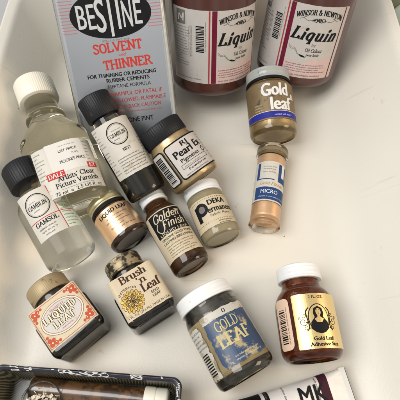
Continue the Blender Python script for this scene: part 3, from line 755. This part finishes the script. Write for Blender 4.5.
# golden finish bottle
t, L = jar('finish_bottle', 'narrow brown bottle with white cap and black and cream label, between the two small jars', (150, 196), (193, 268), 1.25, 1.28, 1.25, 0, 'bottle')
r = 1.25
solid('glass_body', rp((.001, .2), (r - .3, .2, .12), (r - .15, 0, .1), (r, .2, .2), (r, L - 1.75, .5), (.84, L - 1.2, .3), (.78, L - .5), (.001, L - .5)), 'brown_glass', t, 8)
solid('contents', rp((.001, .35), (r - .2, .35, .2), (r - .1, .8), (r - .1, L - 1.8, .4), (.76, L - 1.2), (.72, L - .6), (.001, L - .6)), 'finish_content', t)
ringed('cap', .92, L - .82, L, 'cap_white', t, 2)
A = Art()
paper(A, -1.75, 0, 1.5, 3.35, 'paper_cream')
A.rect(-1.2, 1.62, 1.35, 3.28, 'ink_black', .005)
A.serif('Golden', .0, 2.62, .56, 'paper_cream', w=1.95, thick=1.7, thin=1.1, shear=.35, ser=False)
A.serif('Finish', .25, 1.98, .56, 'paper_cream', w=1.6, thick=1.7, thin=1.1, shear=.35, ser=False)
A.ribbon(curve_pts([(-.75, 2.55), (-.95, 2.2), (-.7, 1.85), (-.4, 2.1), (-.3, 2.55)]), 'paper_cream', .011, .06)
A.ribbon([(.75, 3.05), (1.15, 3.02)], 'paper_cream', .011, .08)
A.sans('LIQUID LEAF', .05, 1.66, .17, 'paper_cream', w=2.0, off=.02)
A.sans('GENUINE GOLD TONE', .05, 1.34, .16, 'ink_black', w=2.2, off=.012)
A.sans('LASTING BRILLIANCE', .05, 1.08, .16, 'ink_black', w=2.2, off=.012)
for i in range(5): A.micro(-1.0, 1.15 - .2 * (i % 3), .84 - i * .17, .11, 'ink_brown')
A.build('label', t, (r, r, r), .72, .1)

# fabric paint jar
t, L = jar('fabric_paint_jar', 'short jar of tan fabric paint with a white lid, right of the narrow brown bottle', (200, 188), (223, 240), 1.3, 1.33, 1.3, 2)
r = 1.3
solid('glass_body', rp((.001, .12), (r - .3, .12, .1), (r - .15, 0, .1), (r, .22, .25), (r, L - 1.0, .2), (1.15, L - .8, .1), (1.1, L - .3), (.001, L - .3)), 'clear_glass', t, 8)
solid('paint', rp((.001, .2), (r - .2, .2, .2), (r - .06, .7), (r - .06, L - 1.0, .15), (1.05, L - .8), (1.05, L - .4), (.001, L - .4)), 'tan_paint', t)
ringed('cap', 1.27, L - .82, L, 'cap_white', t, 1, fil=.16, d=.01)
A = Art()
paper(A, -1.9, 0, 2.4, 2.3, 'paper_cream')
for i in range(22): A.ell(-1.3 + i * .15, 2.15, .028, .03, 'ink_black', .006, 8)
for i in range(22): A.ell(-1.6 + i * .15, .42 - .02, .028, .03, 'ink_black', .006, 8)
A.sans('DEKA', .6, 1.62, .38, 'ink_black', w=1.3, off=.036)
A.sans('ermanent', .76, 1.02, .46, 'ink_black', w=2.0, off=.024)
A.poly([(-1.18, .62), (-.86, .62), (-.86, 1.85), (-1.18, 1.85)], 'ink_black', .008)
A.ell(-.66, 1.48, .50, .50, 'ink_black', .0095, 32); A.ell(-.62, 1.48, .24, .26, 'ink_grey', .0125, 24)
A.sans('Fabric Paint', .55, .72, .18, 'ink_black', w=1.5, shear=.2)
for i in range(2): A.micro(.2, 1.5, .2 - i * .17, .12, 'ink_black')
for i in range(7): A.micro(1.8, 2.3, 1.9 - i * .24, .12, 'ink_grey')
A.build('label', t, (r, r, r), .62, .1, scale=.92, dx=-.22)

# ================================================================== square dark bottles
def square_bottle(t, L, hx, hy, c, capr, caph, capmat, content):
    pr = [(.12, hx - .45, hy - .45, .3, 0), (0, hx - .25, hy - .25, .3, .1), (.25, hx, hy, c, .25), (L - caph - 1.25, hx, hy, c, .3), (L - caph - .95, hx - .5, hy - .45, c, .3),
          (L - caph - .3, capr - .12, capr - .12, capr - .12, .25), (L - .3, capr - .16, capr - .16, capr - .16, 0)]
    solid('glass_body', pr, 'smoke_glass', t, 8)
    k = .1
    pr2 = [(.3, hx - .4, hy - .4, .3, .0), (.4, hx - k, hy - k, c - k, .1), (L - caph - 1.3, hx - k, hy - k, c - k, .25), (L - caph - 1.0, hx - .6, hy - .55, .3, .2), (L - caph - .35, capr - .25, capr - .25, capr - .25, .2), (L - .4, capr - .25, capr - .25, capr - .25, 0)]
    solid('contents', pr2, content, t)
# brush bottle
t, L = jar('gilding_bottle', 'square dark bottle with a rust-flecked lid and cream label with a gold rosette', (121, 261), (156, 321), 1.3, 1.32, 1.3, 0, 'bottle')
hx = 1.5; hy = 1.3; c = .4
square_bottle(t, L, hx, hy, c, 1.17, .95, None, 'smoke_content')
ringed('cap', 1.17, L - .95, L, 'cap_rusty', t, 1, fil=.12)
A = Art()
paper(A, -1.5, 0, 2.2, 2.75, 'paper_cream', .05)
A.serif('Brush', .1, 2.20, .46, 'ink_brown', w=1.75, thick=2.3, thin=.8)
A.serif("'n", .42, 1.70, .42, 'ink_brown', w=.6, thick=2.3, thin=.8)
A.serif('Leaf', .78, 1.12, .52, 'ink_brown', w=1.2, thick=2.3, thin=.8)
A.sans('GOLD', .82, .80, .17, 'ink_brown', w=.5, off=.02); A.sans('LEAF', .82, .56, .17, 'ink_brown', w=.5, off=.02)
def rosette(A, cx, cy, R0):
    for i in range(16):
        a = 2 * math.pi * i / 16
        A.ell(cx + R0 * .93 * math.cos(a), cy + R0 * .93 * math.sin(a), R0 * .15, R0 * .15, 'ink_brown', .003 + .0003 * (i % 3), 10)
        A.ell(cx + R0 * .93 * math.cos(a), cy + R0 * .93 * math.sin(a), R0 * .11, R0 * .11, 'ink_gold', .005 + .0003 * (i % 3), 10)
    A.ell(cx, cy, R0 * .88, R0 * .88, 'ink_gold', .007, 40)
    n = 0
    for rad, cnt, ln, wd in ((.66, 12, .22, .12), (.38, 8, .2, .12), (.14, 5, .13, .09)):
        for i in range(cnt):
            a = 2 * math.pi * i / cnt + rad * 3; n += 1
            px, py = cx + R0 * rad * math.cos(a), cy + R0 * rad * math.sin(a)
            el_ = [(px + R0 * (ln * math.cos(q) * math.cos(a) - wd * math.sin(q) * math.sin(a)), py + R0 * (ln * math.cos(q) * math.sin(a) + wd * math.sin(q) * math.cos(a))) for q in [k * .5236 for k in range(12)]]
            A.poly(el_, 'ink_pale_gold' if i % 2 else 'ink_gold', .009 + .00005 * n)
            A.ribbon(el_, 'ink_brown', .012 + .00005 * n, .03, closed=True)
            A.ribbon([(px - R0 * ln * .5 * math.cos(a), py - R0 * ln * .5 * math.sin(a)), (px + R0 * ln * .5 * math.cos(a + .2), py + R0 * ln * .5 * math.sin(a + .2))], 'ink_brown', .0135, .03)
rosette(A, -.62, .98, .68)
def arc_w(x, y):
    t_ = (x + .95) / .82; return (-.62 + (.80 + y - 2) * math.sin(t_), .98 + (.80 + y - 2) * math.cos(t_))
A.sans('INTERIOR', -.95, 2.0, .14, 'ink_brown', w=1.2, off=.01, warp=arc_w)
A.sans('1 FL. OZ. (29.6 ML)  MADE IN USA', .05, .1, .14, 'ink_brown', w=2.7, off=.004)
A.build('label', t, (hx, hy, c), .42, .08, scale=.97)
# liquid leaf square bottle
t, L = jar('liquid_leaf_bottle', 'square dark bottle with a tan lid and red-cornered label, nearest the tray left wall', (45, 285), (87, 344), 1.35, 1.4, 1.35, -2, 'bottle')
hx = 1.66; hy = 1.4; c = .4
square_bottle(t, L, hx, hy, c, 1.24, 1.0, None, 'smoke_content')
ribbed('cap', 1.26, L - 1.0, L, 'cap_tan', t, n=70, depth=.008)
A = Art()
paper(A, -1.62, 0, 1.62, 2.7, 'paper_cream', .05)
A.box(-1.52, .1, 1.52, 2.6, .03, 'ink_orange_red')
for sx in (-1, 1):
    for sy in (-1, 1):
        X, Y = sx * 1.45, 1.35 + sy * 1.18
        for (dx, dy, q) in ((.13, .13, .15), (.4, .1, .13), (.1, .4, .13), (.33, .33, .11), (.62, .08, .09), (.08, .62, .09), (.2, .22, .16)):
            A.ell(X - sx * dx, Y - sy * dy, q, q, 'ink_orange_red', .006 + dx * .002 + dy * .001, 10)
        A.ell(X - sx * .2, Y - sy * .2, .05, .05, 'ink_cream', .014, 8)
        A.ell(X - sx * .42, Y - sy * .14, .035, .035, 'ink_cream', .014, 8)
A.ell(0, 1.35, 1.34, .98, 'ink_grey', .009, 48); A.ell(0, 1.35, 1.31, .95, 'ink_cream', .0115, 48); A.ell(0, 1.35, 1.24, .88, 'ink_fade_red', .0135, 48); A.ell(0, 1.35, 1.2, .84, 'paper_grey', .0155, 48)
A.sans('RENAISSANCE', .0, 1.93, .12, 'ink_dull_red', w=.9, lay=.020)
A.serif('LIQUID', -.02, 1.42, .42, 'ink_brown', w=2.14, thick=4.2, thin=2.2, lay=.018, space=1.4)
A.serif('LIQUID', -.02, 1.42, .42, 'ink_cream', w=2.14, thick=2.2, thin=1.0, lay=.024, space=1.4)
A.serif('LEAF', .02, .88, .42, 'ink_brown', w=1.45, thick=4.2, thin=2.2, lay=.018, space=1.4)
A.serif('LEAF', .02, .88, .42, 'ink_cream', w=1.45, thick=2.2, thin=1.0, lay=.024, space=1.4)
A.micro(-.4, .4, .66, .12, 'ink_dull_red', lay=.02)
A.build('label', t, (hx, hy, c), .5, .08, scale=.97)

# ================================================================== blue jar
t, L = jar('leaf_size_jar', 'wide glass jar smeared with gold, with white lid and worn blue label', (201, 293), (249, 378), 1.75, 1.8, 1.75, 0)
r = 1.75
solid('glass_body', rp((.001, .2), (r - .4, .2, .15), (r - .25, 0, .1), (r, .25, .3), (r, L - 1.45, .3), (1.6, L - 1.1, .2), (1.58, L - .3), (.001, L - .3)), 'clear_glass', t, 8)
solid('gold_residue', rp((.001, .6), (r - .3, .6, .2), (r - .12, .8, .1), (r - .12, L - 1.63), (.001, L - 1.63)), 'residue_gold', t)
solid('dark_residue', rp((.001, L - 1.62), (r - .16, L - 1.62), (r - .18, L - 1.45, .2), (1.5, L - 1.1), (1.48, L - .45), (.001, L - .45)), 'smoke_content', t)
solid('settled_paint', rp((.001, .45), (r - .4, .45, .1), (r - .3, .59), (.001, .59)), 'smoke_content', t)
ringed('cap', 1.71, L - .85, L, 'cap_white', t, 2, fil=.12)
A = Art()
def ragged(x0, y0, x1, y1, amp, seed, n=14):
    rnd = random.Random(seed); p = []
    for (ax, ay), (bx, by) in (((x0, y0), (x1, y0)), ((x1, y0), (x1, y1)), ((x1, y1), (x0, y1)), ((x0, y1), (x0, y0))):
        for i in range(n):
            t_ = i / n; p.append((ax + (bx - ax) * t_ + rnd.uniform(-amp, amp), ay + (by - ay) * t_ + rnd.uniform(-amp, amp)))
    return p
A.poly(ragged(-2.75, .05, -1.45, 2.9, .07, 1), 'worn_grey', 0)
A.poly(ragged(-1.1, .2, 1.9, 2.72, .06, 2), 'worn_blue', 0.0)
A.poly(ragged(-1.1, 2.72, 1.9, 3.15, .03, 6), 'worn_grey', .003)
rnd = random.Random(11)
A.serif('GOLD', .15, 2.02, .55, 'ink_dull_gold', w=1.4, thick=1.6, thin=.8, lay=.011)
A.serif('LEAF', .25, 1.2, .66, 'ink_dull_gold', w=1.95, thick=2.3, thin=1.1, lay=.011)
A.serif('O', .35, 2.84, .22, 'ink_black', thick=2)
A.micro(-.3, 1.5, .52, .13, 'ink_cream', lay=.011); A.micro(-.3, 1.6, .34, .12, 'ink_cream', lay=.011)
for i in range(9): A.rect(-2.4, .3 + i * .14, -1.7, .37 + i * .14, 'ink_black', .006)
for i in range(5): A.micro(-2.5, -1.4, 1.75 + i * .22, .14, 'ink_grey')
A.build('label', t, (r, r, r), .62, .12)

# ================================================================== amber bottle with portrait label
t, L = jar('adhesive_bottle', 'round amber glass bottle with white cap and shiny gold portrait label', (297, 268), (314, 362), 1.7, 1.72, 1.7, 3, 'bottle')
r = 1.72
solid('glass_body', rp((.001, .25), (r - .5, .25, .15), (r - .35, 0, .15), (r, .35, .4), (r, L - 2.0, .75), (1.12, L - 1.3, .3), (1.08, L - .4), (.001, L - .4)), 'amber_glass', t, 8)
solid('contents', rp((.001, .4), (r - .35, .4, .2), (r - .1, .9, .2), (r - .1, L - 2.05, .6), (1.02, L - 1.3), (1.0, L - .5), (.001, L - .5)), 'amber_content', t)
ringed('cap', 1.30, L - .92, L, 'cap_white', t, 2, fil=.2)
A = Art()
paper(A, -1.18, 0, 1.85, 2.95, 'label_gold', .08)
A.rrect(-2.5, .1, -1.4, 2.9, .3, 'paper_peach', 0)
A.barcode(-2.25, .45, -1.75, 2.4); A.micro(-1.6, .6, .4, .12, 'ink_black', rot=90)
A.sans('2 FL. OZ.', .2, 2.68, .15, 'ink_black', w=.85, off=.014)
cx, cy = .18, 1.55
A.ell(cx, cy + .02, .60, .80, 'ink_black', .004, 40); A.ell(cx, cy + .02, .55, .75, 'label_gold', .006, 40)
# plain head and shoulders silhouette
A.poly([(cx - .52, cy - .5), (cx - .47, cy - .18), (cx - .24, cy + .08), (cx - .30, cy + .3), (cx - .24, cy + .56), (cx, cy + .68), (cx + .24, cy + .56), (cx + .30, cy + .3), (cx + .24, cy + .08), (cx + .47, cy - .18), (cx + .52, cy - .5), (cx + .25, cy - .73), (cx - .25, cy - .73)], 'ink_black', .0085)
A.ell(cx, cy + .36, .145, .2, 'label_gold', .011, 18)
A.poly([(cx - .07, cy + .2), (cx + .07, cy + .2), (cx + .09, cy + .08), (cx + .26, cy - .02), (cx + .14, cy - .2), (cx - .14, cy - .2), (cx - .26, cy - .02), (cx - .09, cy + .08)], 'label_gold', .0115)
for sx in (-1, 1):
    A.ribbon([(cx + sx * .04, cy + .39), (cx + sx * .095, cy + .395)], 'ink_black', .0135, .02)
    A.ribbon(curve_pts([(cx + sx * .03, cy + .45), (cx + sx * .07, cy + .47), (cx + sx * .11, cy + .44)]), 'ink_black', .0135, .015)
A.ribbon([(cx - .04, cy + .25), (cx + .04, cy + .25)], 'ink_black', .0135, .018)
A.ribbon([(cx, cy + .37), (cx + .02, cy + .31)], 'ink_black', .0138, .014)
def curl(x, y, r0, a0, turns, sx, m='ink_black', w=.032, h=.0075):
    p = []
    for i in range(int(14 * turns) + 2):
        t_ = i / (14 * turns); q = r0 * (1 - .85 * t_); a = a0 + 2 * math.pi * turns * t_
        p.append((x + sx * q * math.cos(a), y + q * math.sin(a)))
    A.ribbon(p, m, h, w, w * .6)
for sx in (-1, 1):
    curl(cx + sx * .88, cy - .12, .25, 2.6, 1.4, sx); curl(cx + sx * .80, cy + .22, .13, 3.6, 1.2, -sx, h=.0079)
    curl(cx + sx * .80, cy - .46, .14, 1.2, 1.2, sx, h=.0083); curl(cx + sx * 1.06, cy + .10, .1, 4, 1.1, sx, h=.0087)
    A.ribbon(curve_pts([(cx + sx * .5, cy + .62), (cx + sx * .68, cy + .42), (cx + sx * .66, cy + .1), (cx + sx * .6, cy - .4), (cx + sx * .74, cy - .62)]), 'ink_black', .0091, .06, .04)
    for k in range(7):
        A.ell(cx + sx * (.63 + .07 * math.sin(k * 2)), cy + .48 - k * .16, .045, .03, 'ink_black', .0095 + k * .0001, 8)
A.sans('Gold Leaf', .28, .42, .2, 'ink_black', w=1.15, off=.03); A.sans('Adhesive Size', .3, .13, .2, 'ink_black', w=1.65, off=.03)
A.build('label', t, (r, r, r), .46, .12)

# ================================================================== paint tube along the bottom
def tube():
    za = 1.0
    E1 = P(352, 397, .8); E0 = P(215, 430, 1.15)        # crimp end and cap side
    ax = (E1 - E0); Lt = ax.length
    m = frame(E0, E1, 0)
    t = thing('paint_tube', 'white metal paint tube with black bands and a crimped end, at the bottom edge', 'tube', m)
    bm = bmesh.new()
    rings = []
    n = 18
    for i in range(n + 1):
        u = i / n; z = u * (Lt)
        k = max(0, (u - .25) / .75)
        hx = 1.15 + .42 * k; hy = 1.12 * (1 - k) ** .8 + .06
        rings.append((z, hx, hy, min(hx, hy)))
    loft(bm, rings)
    rr = random.Random(2)
    finish('tube_body', bm, 'tube_metal', t, 60)
    bm = bmesh.new(); w = 1.62
    loft(bm, [(Lt - .3, w - .02, .10, .08), (Lt - .28, w, .13, .08), (Lt + .06, w, .13, .08), (Lt + .08, w, .1, .06)])
    finish('crimp', bm, 'tube_metal', t, 40)
    bm = bmesh.new(); loft(bm, [(Lt + .075, w - .04, .05, .04), (Lt + .12, w - .04, .05, .04)])
    finish('crimp_shadow', bm, 'ink_black', t, 40)  # thin black strip that paints the shadow line along the crimp
    ribbed('cap', .7, -1.6, -.1, 'cap_black', t, n=30)
    A = Art()
    def hyf(z):
        k = max(0, (z / Lt - .25) / .75); return 1.15 + .42 * k, 1.12 * (1 - k) ** .8 + .06
    def band(z0, z1, m_, h=.004): A.rect(-1.9, z0, 1.9, z1, m_, h)
    band(Lt - 1.75, Lt - 1.2, 'ink_plum')
    band(Lt - 4.95, Lt - 4.7, 'ink_black'); band(Lt - 7.6, Lt - 5.15, 'ink_black')
    A.sans('COLOR', .45, Lt - 5.8, .5, 'ink_white', w=1.6, off=.04, rot=90); A.sans('PAINT', .55, Lt - 6.6, .5, 'ink_white', w=1.5, off=.04, rot=90)
    A.sans('MK', -.1, Lt - 2.25, .95, 'ink_black', w=1.6, off=.02, rot=90)
    A.micro(-1.4, 1.4, Lt - 1.98, .16, 'ink_black', rot=0)
    for k, zz in enumerate((4.15, 4.6, 5.05)):
        A.sans(('OF', 'SE', 'LF')[k], .55, Lt - zz + .7, .34, 'ink_black', w=.8, off=.03, rot=90)
    A.micro(-1.5, 1.5, Lt - 3.9, .14, 'ink_black'); A.micro(-1.5, 1.5, Lt - 4.9, .14, 'ink_grey')
    # wrap by hand: the tube flattens along its length
    bm = bmesh.new()
    for vs, fs, mi, h in A.parts:
        bv = [bm.verts.new((x, y, h + .012)) for x, y in vs]
        for f in fs:
            try: bm.faces.new([bv[i] for i in f]).material_index = mi
            except ValueError: pass
    for i in range(-18, 19):
        bmesh.ops.bisect_plane(bm, geom=bm.verts[:] + bm.edges[:] + bm.faces[:], plane_co=(i * .11, 0, 0), plane_no=(1, 0, 0), dist=1e-6)
    k = .3
    while k < Lt:
        bmesh.ops.bisect_plane(bm, geom=bm.verts[:] + bm.edges[:] + bm.faces[:], plane_co=(0, k, 0), plane_no=(0, 1, 0), dist=1e-6); k += .3
    for v in bm.verts:
        u, y, h = v.co; hx, hy = hyf(y); c = min(hx, hy); fl = hx - c; w = abs(u); sg = 1 if u >= 0 else -1
        if w <= fl: X, Y, nx, ny = w, -hy, 0, -1
        else:
            a = min((w - fl) / c, 3.0); nx, ny = math.sin(a), -math.cos(a); X, Y = fl + c * nx, -(hy - c) + c * ny
        v.co = Vector((sg * (X + nx * h), Y + ny * h, y)) * S
    me = bpy.data.meshes.new('print'); bm.to_mesh(me); bm.free()
    link('printing', me, A.mats, t)
tube()

# ================================================================== patterned box with its contents
ZB = 2.6
def pbox():
    F1, F2 = P(-7, 363, ZB), P(183, 377, ZB)
    d = (F2 - F1); w = d.length; ang = math.atan2(d.y, d.x); dep = 8.0; hx, hy = w / 2, dep / 2
    cx = (F1 + F2) / 2 + Vector((math.sin(ang), -math.cos(ang), 0)) * hy; cx.z = 0
    m = Matrix.Translation(cx * S) @ Matrix.Rotation(ang, 4, 'Z')
    t = thing('patterned_box', 'open navy and white patterned box with ribbed olive lining, at the bottom left', 'box', m)
    prof = [(.02, hx - .3, hy - .3, .4, .1), (ZB - .15, hx, hy, .55, .1), (ZB, hx - .1, hy - .1, .5, .06), (ZB - .1, hx - .28, hy - .28, .45, .05), (ZB - .2, hx - .3, hy - .3, .45, 0)]
    bm = bmesh.new(); loft(bm, fillet(prof, 4), cap1=False)
    for v in bm.verts:
        v.co.z += .045 * math.sin(v.co.x * 1.1 + 1) * (v.co.z > 1.5)
    finish('cover', bm, 'box_cover', t, 60)
    bm = bmesh.new(); loft(bm, fillet([(ZB - .16, hx - .29, hy - .29, .45, 0), (.2, hx - .45, hy - .45, .5, .2), (.18, hx - 2, hy - 2, .3, 0)], 4), cap0=False)
    for v in bm.verts: v.co.z += .045 * math.sin(v.co.x * 1.1 + 1) * (v.co.z > 1.5)
    finish('lining', bm, 'box_lining', t, 60)
    return t
pbox()
a, b = P(169, 401, 1.2), P(32, 388, 1.0)
m = frame(b, a, 0); L = (a - b).length
t = thing('brush_tube', 'long brown glass tube with a milky end cap, lying in the patterned box', 'tube', m)
r = .58
solid('tube_glass', rp((.001, 0), (r - .1, 0, .08), (r, .15, .1), (r, L - .9), (.001, L - .9)), 'tube_brown', t)
solid('clear_end', rp((r + .0, .0), (r + .035, .02, .02), (r + .035, 1.9, .02), (r, 1.92)), 'vial_plastic', t, cap0=False, cap1=False)
solid('cap', rp((r - .02, L - 1.35), (r + .07, L - 1.33, .04), (r + .07, L - .75, .03), (r + .03, L - .7, .03), (r + .05, L - .65, .03), (r + .05, L - .1, .1), (r - .1, L, .08), (.001, L)), 'cap_cream', t)
# clear pot of flakes
c0 = P(43, 403, 1.3)
m = Matrix.Translation(Vector((c0.x, c0.y, .9)) * S)
t = thing('flake_pot', 'round clear pot of cream coloured flakes, inside the patterned box', 'pot', m)
solid('pot_wall', rp((1.05, 0), (1.1, .05, .04), (1.1, .85, .05), (1.02, .87, .03), (1.0, .1), (.001, .09)), 'clear_glass', t, cap0=True, cap1=False)
bm = bmesh.new(); rnd = random.Random(9)
for i in range(170):
    a_ = rnd.uniform(0, 6.28); q = .9 * math.sqrt(rnd.random()); x, y = q * math.cos(a_), q * math.sin(a_)
    z = .15 + rnd.uniform(.2, .5) + .2 * (1 - q)
    mm = Matrix.Translation((x, y, z)) @ Matrix.Rotation(rnd.uniform(0, 6), 4, Vector((rnd.uniform(-1, 1), rnd.uniform(-1, 1), 1)).normalized())
    bmesh.ops.create_cube(bm, size=1, matrix=mm @ Matrix.Diagonal((rnd.uniform(.12, .28), rnd.uniform(.08, .18), .03, 1)))
finish('flakes', bm, 'flakes', t, 20)
# orange vial
a, b = P(91, 407, 1.3), P(118, 408, 1.3)
m = frame(b, a, 0); L = (a - b).length
t = thing('orange_vial', 'small orange glass vial beside the clear pot in the patterned box', 'vial', m)
solid('vial_body', rp((.001, 0), (.4, 0, .12), (.48, .2, .1), (.48, L - .5, .2), (.3, L - .3, .1), (.3, L)), 'orange_glass', t)
solid('cap', rp((.3, L - .25), (.36, L - .22, .03), (.36, L + .2, .06), (.001, L + .22)), 'cap_tan', t)

# ================================================================== outside the tray, top right
c0 = P(415, 28, 1.6)
m = frame(Vector((c0.x + .4, c0.y - 2.6, 1.6)), Vector((c0.x - .9, c0.y + 3.2, 1.6)), 0)
t = thing('storage_jar', 'pale green jar with an olive lid, outside the tray beyond its top right rim', 'jar', m)
solid('jar_body', rp((.001, 0), (1.4, 0, .2), (1.6, .3, .3), (1.6, 4.0, .4), (1.35, 4.5, .1), (1.3, 5.0), (.001, 5.0)), 'pale_green', t)
ringed('lid', 1.5, 4.5, 5.6, 'olive_lid', t, 2)

# ------------------------------------------------------------------ light
w = bpy.data.worlds.new('World'); scene.world = w; w.use_nodes = True
wn, wl = w.node_tree.nodes, w.node_tree.links
bg = wn['Background']; tcw = wn.new('ShaderNodeTexCoord'); nw = wn.new('ShaderNodeTexNoise'); nw.inputs['Scale'].default_value = 2.2; nw.inputs['Detail'].default_value = 1
rw = wn.new('ShaderNodeValToRGB'); e0, e1_ = rw.color_ramp.elements
e0.position = .40; e0.color = (.26, .25, .23, 1); e1_.position = .60; e1_.color = (1.0, .98, .96, 1)      # pale and dark noise standing in for an unseen room, added to vary reflections
wl.new(tcw.outputs['Generated'], nw.inputs['Vector']); wl.new(nw.outputs['Fac'], rw.inputs['Fac']); wl.new(rw.outputs['Color'], bg.inputs['Color'])
bg.inputs['Strength'].default_value = .80
def area(name, loc, target, size, power, color, sy=None):
    l = bpy.data.lights.new(name, 'AREA'); l.energy = power; l.size = size; l.color = color
    if sy: l.shape = 'RECTANGLE'; l.size_y = sy
    o = bpy.data.objects.new(name, l); col.objects.link(o); o.location = loc
    o.rotation_euler = (Vector(target) - Vector(loc)).to_track_quat('-Z', 'Y').to_euler()
area('window_light', (-.50, -.14, .95), (0, 0, 0), .6, 9.8, (1, .99, .98), .65)
area('room_lamp', (.9, -.1, .6), (-.10, .05, 0), .4, 4.4, (1, .74, .50))

scene.view_settings.view_transform = 'Standard'; scene.view_settings.look = 'None'
scene.view_settings.exposure = 0; scene.view_settings.gamma = 1
scene.render.engine = 'CYCLES'
cy = scene.cycles; cy.max_bounces = 14; cy.transmission_bounces = 12; cy.glossy_bounces = 6; cy.transparent_max_bounces = 12
cy.caustics_refractive = True; cy.caustics_reflective = False; cy.sample_clamp_indirect = 6
try: cy.use_denoising = True; cy.denoiser = 'OPENIMAGEDENOISE'
except Exception as e: print(e)
